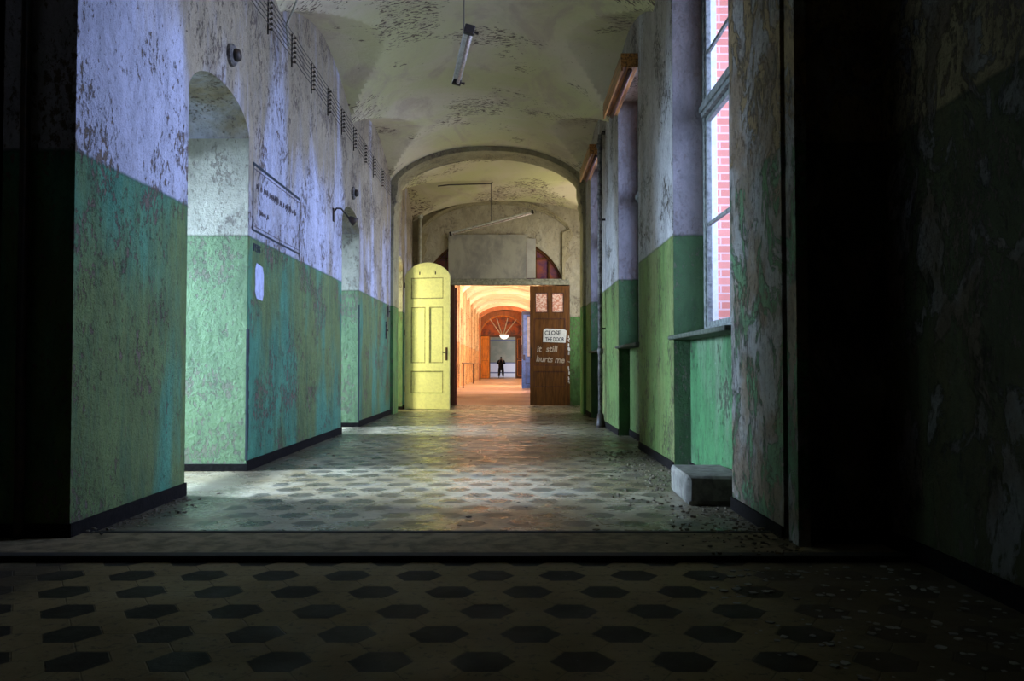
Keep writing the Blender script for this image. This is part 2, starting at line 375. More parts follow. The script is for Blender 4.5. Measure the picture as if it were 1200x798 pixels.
# jambs of the openings repaint in passage colours
bm = BM()
for (a, b_) in LW: box(bm, XL-.81, XL-.004, b_-.004, b_, 0, 3.19); box(bm, XL-.81, XL-.004, a, a+.004, 0, 3.19)
struct('trim_4', bm, M['passage'])
bm = BM()
for y0, y1 in ((4.91, LW[0][0]), (LW[0][1], LW[1][0]), (LW[1][1], LW[2][0]), (LW[2][1], 21.7)):
    box(bm, XL, XL+.015, y0, y1+.015, 0, .10)
for (a, b_) in LW: box(bm, -6.6, XL+.015, b_-.015, b_, 0, .07)
box(bm, XL-.75, XL+.015, 4.895, 4.91, 0, .10)
struct('baseboard_left', bm, M['baseboard'], bevel=.004)
# ------------------------------------------------------------------ right wall
bm = BM(); bd = BM(); bp = BM()
box(bd, XR, 1.965, 4.86, RW[0][0], 0, TOP)                       # decayed pier
box(bd, XR+.015, 1.62, 4.66, 4.82, 0, TOP)                      # strip beside the groove
piers = [(RW[0][1], RW[1][0]), (RW[1][1], RW[2][0]), (RW[2][1], 18.5)]
for y0, y1 in piers: box(bm, XR, 1.965, y0, y1, 0, TOP)
for i, (a, b_) in enumerate(RW):
    box(bm, XR, 2.0, a, b_, 4.86, TOP)
    box(bp if i == 0 else bm, 1.70, 2.0, a, b_, 0, 1.25)
struct('wall_right', bm, M['wall_right']); struct('wall_right_pier', bd, M['pier_decay']); struct('wall_under_window', bp, M['wall_panel'])
bm = BM()
for y0, y1 in [(4.86, 5.99)]+piers: box(bm, XR-.015, XR, y0, y1, 0, .09)
for i, (a, b_) in enumerate(RW): box(bm, 1.685, 1.70, a, b_, 0, .09)
struct('baseboard_right', bm, M['baseboard'], bevel=.004)
# windows
wl = ['tall grey-framed window nearest the camera, red brick seen through it', 'middle tall window of the right wall under a wooden box', 'farthest tall window of the right wall beside the pipe']
for i, (a, b_) in enumerate(RW):
    W = empty('window_%d' % (i+1), (0, 0, 0), kind='structure'); W['label'] = wl[i]
    x0, x1 = 1.83, 1.90
    f = BM(); zs, zt = 1.29, 4.86
    box(f, x0, x1, a, a+.07, zs, zt); box(f, x0, x1, b_-.07, b_, zs, zt); box(f, x0, x1, a+.07, b_-.07, zs, zs+.08)
    box(f, x0, x1, a+.07, b_-.07, zt-.08, zt); obj('window_frame', f, M['frame_paint'], W, bevel=.006)
    f = BM(); box(f, x0-.03, x1, a+.07, b_-.07, 3.36, 3.50); box(f, x0-.05, x0-.03, a+.07, b_-.07, 3.40, 3.46); obj('transom', f, M['frame_paint'], W, bevel=.006)
    c = (a+b_)/2
    f = BM(); box(f, x0-.01, x1, c-.05, c+.05, zs+.08, zt-.08); obj('mullion', f, M['frame_paint'], W, bevel=.005)
    for (ya, yb) in ((a+.07, c-.05), (c+.05, b_-.07)):
        for (za, zb, mz) in ((zs+.08, 3.36, 2.34), (3.50, zt-.08, 3.98)):
            s_ = BM(); t = .045
            box(s_, x0+.012, x1-.012, ya, ya+t, za, zb); box(s_, x0+.012, x1-.012, yb-t, yb, za, zb)
            box(s_, x0+.012, x1-.012, ya+t, yb-t, za, za+t); box(s_, x0+.012, x1-.012, ya+t, yb-t, zb-t, zb)
            box(s_, x0+.02, x1-.02, ya+t, yb-t, mz-.016, mz+.016)
            sa = obj('sash', s_, M['frame_paint'], W, bevel=.003)
            g = BM(); box(g, x0+.032, x0+.036, ya+t, yb-t, za+t, zb-t); obj('pane', g, M['glass'], sa)
    s_ = BM(); box(s_, XR-.05, x0+.02, a-.03 if i else a, b_+.04, 1.25, 1.29); obj('window_sill', s_, M['sill'], W, bevel=.012)
    if i:
        t = empty('blind_box', (XR-.11, c, 4.62), label=['', 'orange-brown wooden blind box above the middle right window', 'wooden blind box above the farthest right window, behind the vertical pipe'][i], cat='blind box', group='wooden blind boxes above the right windows')
        k = BM(); hw = (b_-a)/2+.02; box(k, -.10, .11, -hw, hw, .03, .20); obj('casing', k, M['wood_box'], t, bevel=.006)
        k = BM(); box(k, -.10, -.075, -hw, hw, -.02, .03); obj('lower_rail', k, M['wood_box'], t, bevel=.004)
        k = BM(); tube(k, [(.02, -hw+.05, .005), (.02, hw-.05, .005)], .028, 10); obj('roller', k, M['wood_dark'], t, smooth=True)
# ------------------------------------------------------------------ lobby
bm = BM(); box(bm, 2.08, 2.5, -3.2, 4.75, 0, 5.4); box(bm, 1.6, 2.5, 4.75, 4.95, 0, 5.4); struct('wall_lobby_right', bm, M['wall_lobby'])
bm = BM(); box(bm, -3.7, -3.3, -3.2, 4.91, 0, 5.4); box(bm, -3.7, XL-.42, 4.91, 5.1, 0, 5.4); struct('wall_lobby_left', bm, M['wall_lobby'])
bm = BM(); box(bm, -3.7, 2.5, -3.4, -3.2, 0, 5.4); struct('wall_back', bm, M['wall_lobby'])
bm = BM(); box(bm, -3.3, 2.08, 4.70, 4.90, 3.75, TOP); struct('wall_shade_header', bm, M['wall_lobby'])  # unseen header added to keep corridor light out of the lobby
bm = BM(); box(bm, -3.7, 2.5, -3.4, 4.7, 5.4, 5.6); struct('ceiling_lobby', bm, M['vault'])
bm = BM(); box(bm, 2.065, 2.08, -3.2, 4.75, 0, .10); box(bm, 1.62, 2.08, 4.735, 4.75, 0, .10); struct('baseboard_lobby', bm, M['baseboard'])
bm = BM(); tube(bm, [(-2.80, 4.87, 0), (-2.80, 4.87, 3.8)], .028, 10)
tag(obj('conduit_pipe', bm, M['dark_metal'], smooth=True), 'dark vertical pipe on the shadowed wall at the far left', 'pipe')
# ------------------------------------------------------------------ vaults
def vault(name, y0, y1, ny, hfun, mat, nx=48, xl=XL, xr=XR):
    bm = BM(); g = [[bm.verts.new((xl+(xr-xl)*i/nx, y0+(y1-y0)*j/ny, hfun(-1+2*i/nx, y0+(y1-y0)*j/ny))) for i in range(nx+1)] for j in range(ny+1)]
    for j in range(ny):
        for i in range(nx): bm.faces.new([g[j][i], g[j][i+1], g[j+1][i+1], g[j+1][i]])
    o = struct(name, bm, mat, smooth=True); md = o.modifiers.new('solid', 'SOLIDIFY'); md.thickness = .15; md.offset = 1 if o.data.polygons[0].normal.z > 0 else -1
    es = o.modifiers.new('split', 'EDGE_SPLIT'); es.split_angle = math.radians(14)
    return o
PER = 4.28; YC = 11.33
def cross(y):
    t = ((y-YC+PER/2) % PER)/PER*2-1; return 4.86 + .56*(1-abs(t)**1.75)
def barrel(u, rise=.74, z=4.86): return z + rise*max(0, 1-abs(u)**2.3)**.75
def h1(u, y): return max(barrel(u), cross(y))
vault('ceiling', 4.7, 17.75, 220, h1, M['vault'], 64)
def h2(u, y):
    k = (y-18.5)/3.2; t = (y-20.1)/1.7
    return max(4.75-.12*k + (.77-.20*k)*max(0, 1-abs(u)**2.2)**.7, 4.62+.72*(1-abs(t)**1.8) if abs(t) < 1 else 0)
vault('ceiling_vestibule', 18.45, 21.75, 70, h2, M['vault'], 48, XL, 2.3)
def h3(u, y):
    t = ((y-24.3+PER/2) % PER)/PER*2-1
    rib = .10 if abs(t) > .90 else 0
    return max(4.8+.75*max(0, 1-abs(u)**2.3)**.7, 4.8+.55*(1-abs(t)**1.8)) - rib
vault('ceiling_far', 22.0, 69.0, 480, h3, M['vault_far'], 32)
# transverse arch
bm = BM()
yA, yB = 17.72, 18.5
header(bm, XL+.14, XR-.14, 4.84, 5.50, TOP+.1, 'y', yA, yB, n=40)
for s, xw in ((1, XL), (-1, XR)):
    pts = [(xw, 0), (xw+s*.06, 0), (xw+s*.06, 4.12), (xw+s*.085, 4.2), (xw+s*.075, 4.32), (xw+s*.12, 4.42), (xw+s*.10, 4.52), (xw+s*.14, 4.66), (xw+s*.14, TOP), (xw, TOP)]
    prism(bm, pts, 'y', yA, yB)
M['arch'] = wall_paint('arch plaster', (.46, .43, .27), (.13, .32, .10), ochre=.4, chips=.5, gmix=.5, seed=70)
struct('wall_arch', bm, M['arch'])
# ------------------------------------------------------------------ vestibule and door wall (y 21.7)
YD = 21.7
bm = BM(); box(bm, 2.3, 2.5, 18.5, 19.25, 0, TOP+.1); box(bm, 2.3, 2.5, 20.95, 22.1, 0, TOP+.1); box(bm, 2.3, 2.5, 19.25, 20.95, 0, 1.4); box(bm, 2.3, 2.5, 19.25, 20.95, 4.6, TOP+.1); box(bm, XR, 2.5, 18.3, 18.5, 0, TOP+.1); struct('wall_vestibule', bm, M['vestibule'])  # side opening in the unseen wall added for the vestibule lamp
bm = BM()
D0, D1 = -1.56, 1.47
box(bm, XL, D0-.02, YD, YD+.35, 0, 3.15); box(bm, D1, 2.3, YD, YD+.35, 0, 3.15)
lun0, lun1 = -2.22, 1.28
header(bm, lun0, lun1, 3.15, 4.36, TOP, 'y', YD, YD+.35, n=36, p=2, q=.6)
box(bm, XL, lun0, YD, YD+.35, 3.15, TOP); box(bm, lun1, 2.3, YD, YD+.35, 3.15, TOP)
struct('wall_far', bm, wall_paint('door wall plaster', (.50, .46, .33), (.13, .30, .09), ochre=.25, chips=.35, seed=51))
# archivolt moulding above the lunette
bm = BM(); pts = arc(XL+.20, 1.50, 4.36, 5.12, 36)
for i in range(len(pts)-1):
    for dz, dd in ((0, .05), (.05, .09)):
        (u0, v0), (u1, v1) = pts[i], pts[i+1]
        prism(bm, [(u0, v0+dz), (u1, v1+dz), (u1, v1+dz+.055), (u0, v0+dz+.055)], 'y', YD-dd, YD)
struct('trim_5', bm, M['arch'])
bm = BM()                                                       # ogee pilasters either side
x = 1.50; prism(bm, [(x-.22, 3.2), (x-.16, 3.2), (x-.16, 3.5), (x-.13, 3.66), (x-.02, 3.8), (x-.06, 3.95), (x-.05, 4.15), (x+.06, 4.32), (x, 4.5), (x-.22, 4.4)][::-1], 'y', YD-.07, YD)
prism(bm, [(-2.33, 3.2), (-2.27, 3.2), (-2.27, 3.7), (-2.17, 3.95), (-2.22, 4.1), (-2.12, 4.36), (-2.33, 4.4)], 'y', YD-.07, YD)
struct('trim_6', bm, M['arch'])
# lunette glazing and boarding
L = empty('window_4', (0, YD+.1, 3.15), kind='structure'); L['label'] = 'arched fanlight above the double doors, mostly boarded over in grey'
bm = BM(); box(bm, -1.62, .36, -.16, -.125, .07, 1.20); obj('boarding', bm, M['board'], L, bevel=.004)
bm = BM(); box(bm, .365, .60, -.15, -.12, .09, 1.10); obj('boarding', bm, M['board_pale'], L, bevel=.004)['label'] = 'narrow pale board'
bm = BM(); a_ = arc(lun0+.03, lun1-.03, .06, 1.17, 30, 2, .6); prism(bm, a_, 'y', .02, .03); obj('pane', bm, M['fan_glass'], L)
for xx in (-1.95, -1.70, -1.2, -.4, .3, .62, .95):
    zt = [v for u, v in a_ if u >= xx][0]
    bm = BM(); box(bm, xx-.02, xx+.02, -.02, .02, 0, zt); obj('muntin', bm, M['wood_brown'], L)
bm = BM(); box(bm, lun0+.03, lun1-.03, -.02, .015, .58, .62); obj('muntin', bm, M['wood_brown'], L)
bm = BM()
for (u0, v0), (u1, v1) in zip(a_[:-1], a_[1:]): prism(bm, [(u0, v0-.05), (u1, v1-.05), (u1, v1+.03), (u0, v0+.03)], 'y', -.05, .02)
obj('window_frame', bm, M['wood_brown'], L)
# door frame and transom beam
bm = BM(); box(bm, XL+.06, 1.46, YD-.10, YD+.1, 3.06, 3.16); box(bm, XL+.06, 1.46, YD-.05, YD, 3.16, 3.22); struct('trim_7', bm, simple('dusty transom paint', (.34, .33, .23), .7, var=.5), bevel=.01)
bm = BM(); box(bm, D0, D0+.10, YD, YD+.12, 0, 3.06); box(bm, D1-.05, D1, YD, YD+.12, 0, 3.06); struct('trim_8', bm, M['wood_dark'], bevel=.01)

def panel_door(root, w, h, t, panels, mat, groove, arch=0, glass=None, gmat=None):
    """door leaf: x 0..w, z 0..h; front at y=-t/2. Panels (x0,x1,z0,z1) are sunk."""
    xs = sorted({0, w} | {p[0] for p in panels} | {p[1] for p in panels}); zs = sorted({0, h} | {p[2] for p in panels} | {p[3] for p in panels})
    bm = BM()
    for i in range(len(xs)-1):
        for j in range(len(zs)-1):
            cx, cz = (xs[i]+xs[i+1])/2, (zs[j]+zs[j+1])/2
            if any(p[0] < cx < p[1] and p[2] < cz < p[3] for p in panels): continue
            box(bm, xs[i], xs[i+1], -t/2, t/2, zs[j], zs[j+1])
    if arch:
        prism(bm, [(u, v) for u, v in arc(0, w, h, h+arch, 20, 2, .62)], 'y', -t/2, t/2)
    bmesh.ops.remove_doubles(bm, verts=bm.verts[:], dist=1e-4)
    seen = {}
    for f in bm.faces[:]:
        k = tuple(sorted(v.index for v in f.verts))
        c = tuple(round(q, 4) for q in f.calc_center_median()); seen.setdefault(c, []).append(f)
    bmesh.ops.delete(bm, geom=[f for v in seen.values() if len(v) > 1 for f in v], context='FACES_ONLY')
    obj('frame', bm, mat, root)
    for i, p in enumerate(panels):
        g = glass is not None and i in glass
        bm = BM(); box(bm, p[0], p[1], -t/2+.015, t/2-.015, p[2], p[3])
        if not g:
            pn = obj('panel', bm, mat, root)
        else: pn = obj('pane', bm, gmat, root)
        bm = BM(); e = .022
        for q in ((p[0], p[1], p[2], p[2]+e), (p[0], p[1], p[3]-e, p[3]), (p[0], p[0]+e, p[2]+e, p[3]-e), (p[1]-e, p[1], p[2]+e, p[3]-e)):
            box(bm, q[0], q[1], -t/2+.004, -t/2+.016, q[2], q[3])
        obj('moulding', bm, groove, pn)

# yellow leaf, standing open in the vestibule
Y = empty('door_1', (-2.49, 19.86, .01), math.atan2(-.22, 1.06), kind='structure'); Y['label'] = 'tall arch-topped pale yellow panelled door leaf standing open on the left'
panel_door(Y, 1.08, 3.06, .05, [(.15, .93, .36, .88), (.15, .50, 1.06, 2.36), (.59, .93, 1.06, 2.36), (.15, .93, 2.55, 3.04)], M['yellow_paint'], M['yellow_groove'], arch=.33)
bm = BM(); box(bm, .985, 1.03, -.032, -.025, 1.12, 1.42); hp = obj('handle_plate', bm, M['wood_dark'], Y, bevel=.003)
bm = BM(); tube(bm, [(1.005, -.03, 1.3), (1.005, -.075, 1.3), (.93, -.08, 1.29)], .009, 8); obj('door_handle', bm, M['dark_metal'], Y, smooth=True)
for z in (.4, 1.7, 2.8):
    bm = BM(); tube(bm, [(-.005, -.03, z), (-.005, -.03, z+.13)], .014, 8); obj('hinge', bm, M['dark_metal'], Y)
for x in (.36, .74):
    bm = BM(); box(bm, x-.012, x+.012, -.03, -.025, 3.11, 3.18); obj('bolt', bm, M['dark_metal'], Y)
# brown leaf, closed, with sign and writing
B = empty('door_2', (.455, YD-.08, .012), math.radians(-1), kind='structure'); B['label'] = 'closed brown wooden door leaf with small panes, white sign and scrawled writing'
panel_door(B, 1.01, 3.02, .05, [(.13, .46, 2.34, 2.85), (.55, .86, 2.34, 2.85), (.10, .90, 1.0, 2.20), (.10, .90, .46, .86)], M['wood_brown'], M['wood_dark'], glass=(0, 1), gmat=M['lace'])
bm = BM(); prism(bm, [(.33, 1.60), (.90, 1.58), (.93, 1.88), (.86, 1.92), (.40, 1.94), (.34, 1.90)], 'y', -.030, -.018); sg = obj('sign', bm, M['white_paint'], B); sg['label'] = 'white painted sign patch with dark capitals'
text('lettering', 'CLOSE', .155, M['ink'], sg, (.37, -.031, 1.775), (math.pi/2, 0, 0), sx=.88)
text('lettering', 'THE DOOR', .14, M['ink'], sg, (.39, -.031, 1.62), (math.pi/2, 0, 0), sx=.66)
text('chalk_writing', 'it  still', .22, M['chalk'], B, (.17, -.020, 1.35), (math.pi/2, 0, 0), shear=.15, sx=.95)['label'] = 'scrawled chalk words'
text('chalk_writing', 'hurts me', .22, M['chalk'], B, (.15, -.020, 1.11), (math.pi/2, .06, 0), shear=.15, sx=.9)['label'] = 'scrawled chalk words'
bm = BM(); box(bm, .01, .045, -.035, -.025, 1.2, 1.45); obj('lock_plate', bm, M['dark_metal'], B)
bm = BM()
for k in range(26):
    z = random.uniform(.5, 1.9); u = random.uniform(.965, 1.0); s = random.uniform(.008, .03)
    prism(bm, [(u-s*.6, z-s), (u+s*.5, z-s*1.4), (u+s*.7, z+s), (u-s*.3, z+s*1.6)], 'y', -.028, -.025)
obj('bare_patches', bm, M['white_paint'], B)
# missing leaf swung away into the far corridor
K = empty('door_3', (D0+.12, YD+.14, .02), math.radians(94), kind='structure'); K['label'] = 'dark red-brown door leaf folded back into the far corridor, seen edge on'
panel_door(K, 1.0, 3.0, .05, [(.12, .88, .3, .9), (.12, .88, 1.1, 2.1), (.12, .88, 2.25, 2.8)], simple('red brown door', (.22, .05, .035), .45, col2=(.11, .03, .02)), M['wood_dark'])
# ------------------------------------------------------------------ far corridor
bm = BM()
for k in range(11):
    y = 22.1+PER*k+.1
    box(bm, XL-.4, XL, y-.1, y+1.2, 0, TOP); box(bm, XL-.4, XL, y+1.2, y+PER-.1, 3.9, TOP); box(bm, XL-.4, XL-.22, y+1.2, y+PER-.1, 0, 3.9)
    box(bm, XL, XL+.10, y+.25, y+.85, 0, 4.9)
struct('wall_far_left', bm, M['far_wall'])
bm = BM(); box(bm, 2.2, 2.3, 22.0, 69, 0, TOP)
for k in range(11):
    y = 22.1+PER*k+.1; box(bm, XR, 2.2, y-.1, y+1.6, 0, TOP); box(bm, XR, 2.2, y+1.6, y+PER-.1, 4.6, TOP); box(bm, XR, 2.2, y+1.6, y+PER-.1, 0, 1.2)
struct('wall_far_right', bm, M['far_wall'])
bm = BM()
for y0 in (25.5, 29.8, 34.1, 38.4, 42.7, 47.0): pass
HR = empty('handrail', (XL+.32, 38, 0), label='thin horizontal pipe rail on posts along the orange-lit far left wall', cat='rail')
bm = BM(); tube(bm, [(0, 0, 1.14), (0, 22, 1.14)], .03, 8); obj('rail', bm, M['wood_dark'], HR)
for k in range(3):
    bm = BM(); tube(bm, [(0, .7+k*10, 0), (0, .7+k*10, 1.14)], .035, 8); obj('post', bm, M['wood_dark'], HR)
# transverse arch in front of the far portal
M['pinkish'] = wall_paint('pinkish arch plaster', (.62, .25, .12), (.6, .22, .06), h=-3, ochre=.4, chips=.5, seed=81, up2=(.4, .12, .06))
bm = BM(); header(bm, XL+.05, XR-.05, 4.5, 5.28, TOP, 'y', 64.6, 65.2, n=32); box(bm, XL, XL+.1, 64.6, 65.2, 0, 4.6); box(bm, XR-.1, XR, 64.6, 65.2, 0, 4.6)
struct('trim_9', bm, M['pinkish'])
# far portal
YP = 69.0
bm = BM()
box(bm, XL, -1.88, YP+.14, YP+.3, 0, 3.45); box(bm, .42, XR, YP, YP+.3, 0, 3.45)
header(bm, -2.62, 1.12, 3.45, 5.15, TOP, 'y', YP, YP+.3, n=32, p=2, q=.55); box(bm, 1.12, XR, YP, YP+.3, 3.45, TOP); struct('wall_portal', bm, M['pinkish'])
F = empty('window_5', (-.75, YP+.1, 3.45), kind='structure'); F['label'] = 'far arched fanlight with spreading glazing bars'
bm = BM(); a_ = arc(-1.83, 1.83, 0, 1.68, 28, 2, .55); prism(bm, a_, 'y', .05, .07); obj('pane', bm, simple('dark orange glass', (.42, .10, .03), .3, col2=(.10, .04, .05), scale=2.5), F)
for (dx, dz) in ((-1.08, 1.42), (-.48, 1.42), (.40, 1.42), (1.18, 1.42)):
    bm = BM(); tube(bm, [(dx*.12, -.02, .08), (dx, -.02, dz)], .045, 6); obj('glazing_bar', bm, M['white_enamel'], F)
bm = BM()
for (u0, v0), (u1, v1) in zip(a_[:-1], a_[1:]): prism(bm, [(u0, v0-.12), (u1, v1-.12), (u1, v1), (u0, v0)], 'y', -.05, .05)
obj('window_frame', bm, M['wood_orange'], F)
bm = BM(); box(bm, -1.83, 1.4, -.12, .05, -.1, .03); obj('transom', bm, M['wood_dark'], F)
G = empty('ceiling_lamp', (-.60, 66.0, 3.42), label='white bowl lamp hanging above the distant doorway', cat='lamp')
bm = BM(); R = .36; rings = []
for i in range(9):
    a = math.pi/2*i/8; rings.append([bm.verts.new((R*math.cos(a)*math.cos(2*math.pi*k/20), R*math.cos(a)*math.sin(2*math.pi*k/20), -.33*math.sin(a))) for k in range(20)] if i < 8 else None)
for i in range(7):
    for k in range(20): bm.faces.new([rings[i][k], rings[i][(k+1) % 20], rings[i+1][(k+1) % 20], rings[i+1][k]])
bm.faces.new(rings[7]); bm.faces.new(rings[0][::-1]); obj('shade', bm, M['lamp_bowl'], G, smooth=True)
bm = BM(); tube(bm, [(0, 0, 0), (0, 0, 1.9)], .012, 6); obj('rod', bm, M['wire'], G)
OD = empty('door_4', (-2.50, YP-.02, .02), kind='structure'); OD['label'] = 'orange panelled door leaf left of the far doorway'
panel_door(OD, .66, 3.40, .06, [(.08, .58, .2, 1.45), (.08, .58, 1.6, 3.2)], M['wood_orange'], M['wood_brown'])
OE = empty('door_5', (.36, YP-.02, .02), kind='structure'); OE['label'] = 'dark red-brown door leaf right of the far doorway'
panel_door(OE, .62, 3.40, .06, [(.08, .54, .2, 1.45), (.08, .54, 1.6, 3.2)], M['wood_dark'], M['wood_orange'])
bm = BM(); box(bm, .74, .96, YP-.09, YP-.055, 2.75, 3.4); tag(obj('notice', bm, M['white_paint']), 'small pale notice on the far red-brown door', 'notice')
bm = BM(); box(bm, -1.86, -1.76, YP, YP+.2, 0, 3.4); box(bm, .28, .36, YP, YP+.2, 0, 3.4); struct('trim_10', bm, M['wood_brown'])
# end room
def end_mat():
    m, nt, b = new_mat('end wall paint'); n = N(nt); z = n.sep(n.coord())[2]
    col = n.mix(n.math('GREATER_THAN', z, 1.32), (.80, .80, .90), n.mix(n.ramp(n.noise(n.coord(), 1.2, 4), .4, .6), (.26, .27, .20), (.34, .32, .24)))
    for zc, hw in ((1.30, .05), (.40, .05), (3.35, .05)):
        col = n.mix(n.math('LESS_THAN', n.math('ABSOLUTE', n.math('SUBTRACT', z, zc)), hw), col, (.10, .12, .25))
    n.link(col, b.inputs['Base Color']); b.inputs['Roughness'].default_value = .6; return m
bm = BM(); box(bm, -5, 4, 78, 78.2, 0, TOP); struct('wall_end', bm, end_mat())
bm = BM(); box(bm, -5.2, -5, 69.3, 78, 0, TOP); box(bm, 4, 4.2, 69.3, 78, 0, TOP); box(bm, -5, XL, 69.1, 69.3, 0, TOP); box(bm, XR, 4, 69.1, 69.3, 0, TOP); struct('wall_end_room', bm, M['cream'])
bm = BM(); box(bm, -5.2, 4.2, 69, 78.2, TOP-.3, TOP); struct('ceiling_end', bm, M['cream'])
bm = BM(); box(bm, -5.2, -3.2, 69, 80, -.2, 0); box(bm, 2.2, 4.2, 69, 80, -.2, 0); struct('floor_end', bm, M['slab'])
# blue leaf at 38 m
BL = empty('door_6', (.44, 38.0, .01), math.radians(8), kind='structure'); BL['label'] = 'blue glazed door leaf standing open in the far corridor'
panel_door(BL, 1.0, 3.42, .06, [(.16, .84, .2, 1.15), (.22, .84, 1.4, 3.22)], M['blue_paint'], M['navy'], glass=(1,), gmat=M['blue_pale'])
bm = BM(); box(bm, 0, 1.0, -.045, -.03, 3.28, 3.42); box(bm, 0, .06, -.045, -.03, 1.3, 3.28); obj('edge_strip', bm, M['navy'], BL)
bm = BM(); box(bm, .05, .14, -.05, -.03, 1.25, 1.5); obj('lock_plate', bm, M['navy'], BL)
bm = BM(); box(bm, .02, .9, 37.94, 37.97, .0, .001); bm.free()
# ------------------------------------------------------------------ outside
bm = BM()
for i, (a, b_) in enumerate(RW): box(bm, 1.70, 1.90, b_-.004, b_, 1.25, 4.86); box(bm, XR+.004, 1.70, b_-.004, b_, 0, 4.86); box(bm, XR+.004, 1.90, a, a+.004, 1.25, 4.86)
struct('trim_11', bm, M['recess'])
bm = BM()
for i, (a, b_) in enumerate(RW): box(bm, 1.90, 1.965, b_-.012, b_, 1.2, 4.86); box(bm, 1.90, 1.965, a, a+.012, 1.2, 4.86)
struct('trim_12', bm, M['white_paint'])
bm = BM()                                                       # outer brick leaf of the window wall
for y0, y1 in [(4.95, RW[0][0])]+piers: box(bm, 1.965, 2.35, y0, y1, -1, TOP)
for i, (a, b_) in enumerate(RW): box(bm, 2.0, 2.35, a, b_, -1, 1.2); box(bm, 2.0, 2.35, a, b_, 4.86, TOP)
struct('wall_outside', bm, M['brick'])
bm = BM(); box(bm, 2.5, 30, -10, 60, -1.2, -1); struct('ground_outside', bm, simple('outside ground', (.3, .3, .25), .9))

# ------------------------------------------------------------------ stone block
bm = BM(); pts = [(1.25, 6.13), (1.685, 6.13), (1.685, 6.85), (1.27, 6.87)]
prism(bm, pts, 'z', 0, .215)
bmesh.ops.recalc_face_normals(bm, faces=bm.faces[:]); bmesh.ops.bevel(bm, geom=bm.edges[:], offset=.035, segments=3, profile=.5, affect='EDGES')
bmesh.ops.triangulate(bm, faces=bm.faces[:])
for v in bm.verts:
    if v.co.z > .01: v.co += Vector((random.uniform(-1, 1), random.uniform(-1, 1), random.uniform(-1, 1)))*.004
tag(obj('stone_block', bm, M['stone']), 'rough grey stone block on the floor under the nearest right window', 'stone block')
# ------------------------------------------------------------------ drain pipe
DP = empty('drain_pipe', (1.45, 14.02, 0), label='dark rusty vertical pipe in front of the right wall between two windows', cat='pipe')
bm = BM(); tube(bm, [(0, 0, .12), (0, 0, 4.72), (.01, 0, 4.82), (.05, 0, 4.86), (.088, 0, 4.86)], .036, 12); obj('riser', bm, M['rust_pipe'], DP, smooth=True)
for z in (1.2, 3.75, 4.6):
    bm = BM(); tube(bm, [(0, 0, z), (0, 0, z+.09)], .048, 12); obj('collar', bm, M['rust_pipe'], DP, smooth=True)
bm = BM(); tube(bm, [(0, 0, 0), (0, 0, .05), (0, 0, .22)], [.075, .07, .05], 12); obj('foot', bm, M['dark_metal'], DP, smooth=True)
for z in (1.6, 3.4):
    bm = BM(); box(bm, 0, .09, -.012, .012, z, z+.03); obj('clip', bm, M['dark_metal'], DP)
VP = empty('heating_pipe', (XL+.19, YD-.12, 0), label='pale vertical pipe in the left corner beside the boarded fanlight', cat='pipe')
bm = BM(); tube(bm, [(0, 0, 0), (0, 0, 4.9)], .05, 10); obj('riser', bm, M['pale_pipe'], VP, smooth=True)
bm = BM(); tube(bm, [(0, 0, 4.75), (0, 0, 4.95)], .075, 10); obj('collar', bm, M['pale_pipe'], VP, smooth=True)
# ------------------------------------------------------------------ fluorescent fixtures
def batten(loc, length, rot, label, tube_mat, wire_top, wire_pts):
    T = empty('fluorescent_lamp', loc, label=label, cat='lamp', group='hanging fluorescent lamps')
    T.rotation_euler = rot
    h = length/2
    bm = BM(); prism(bm, [(-.042, .0), (-.024, .03), (.024, .03), (.042, 0), (.035, -.004), (-.035, -.004)], 'y', -h, h); obj('housing', bm, M['white_enamel'], T, bevel=.003)
    bm = BM(); prism(bm, [(-.045, 0), (-.054, -.05), (-.049, -.05), (-.038, 0)], 'y', -h, h); obj('reflector', bm, M['white_enamel'], T)
    bm = BM(); tube(bm, [(.012, -h+.05, -.04), (.012, h-.05, -.04)], .019, 12); obj('tube', bm, tube_mat, T, smooth=True)
    for s in (-1, 1):
        bm = BM(); box(bm, -.05, .046, s*h-.025, s*h+.025, -.055, .034); ec = obj('end_cap', bm, M['dark_metal'], T, bevel=.008)
        bm = BM(); tube(bm, [(.045, s*h, -.02), (.085, s*h, -.02)], [.008, .016], 8); obj('screw', bm, M['dark_metal'], ec)
    return T
v = Vector((-.24, 1.64, 0)); 
batten((-.49, 8.46, 4.10), 1.42, (0, math.radians(12), math.atan2(.24, 1.64)), 'fluorescent lamp hanging nearest, pointing along the corridor', M['tube_glass'], None, None)
bm = BM(); tube(bm, [(-.455, 8.0, 4.13), (-.455, 8.0, 5.50)], .006, 6); tag(obj('hanging_wire', bm, M['wire']), 'thin wire holding the near fluorescent lamp', 'wire')
batten((-.485, 20.0, 4.38), 2.0, (math.radians(0), 0, -math.pi/2), 'fluorescent lamp hanging askew before the boarded fanlight', M['tube_glass'], None, None).rotation_euler = (math.radians(15), 0, -math.pi/2)
bm = BM(); tube(bm, [(-.49, 20.0, 4.40), (-.49, 20.0, 5.33)], .010, 6); tag(obj('hanging_wire', bm, M['wire']), 'thin wire holding the askew lamp farther away', 'wire')
bm = BM(); tube(bm, [(-1.75, 20.0, 5.24), (-1.5, 20.0, 5.27), (-.49, 20.0, 5.30), (-.45, 20, 5.33)], .016, 6); tag(obj('ceiling_conduit', bm, M['wire']), 'thin conduit running along the vestibule ceiling to the far lamp', 'conduit')
bm = BM(); tube(bm, [(XL+.02, 9.5, 4.6), (XL+.03, 9.35, 4.78)] + [(XL+.06+k*.16, 9.2, barrel(-1+2*(.06+k*.16)/4.07)-.02) for k in range(1, 12)], .013, 6)
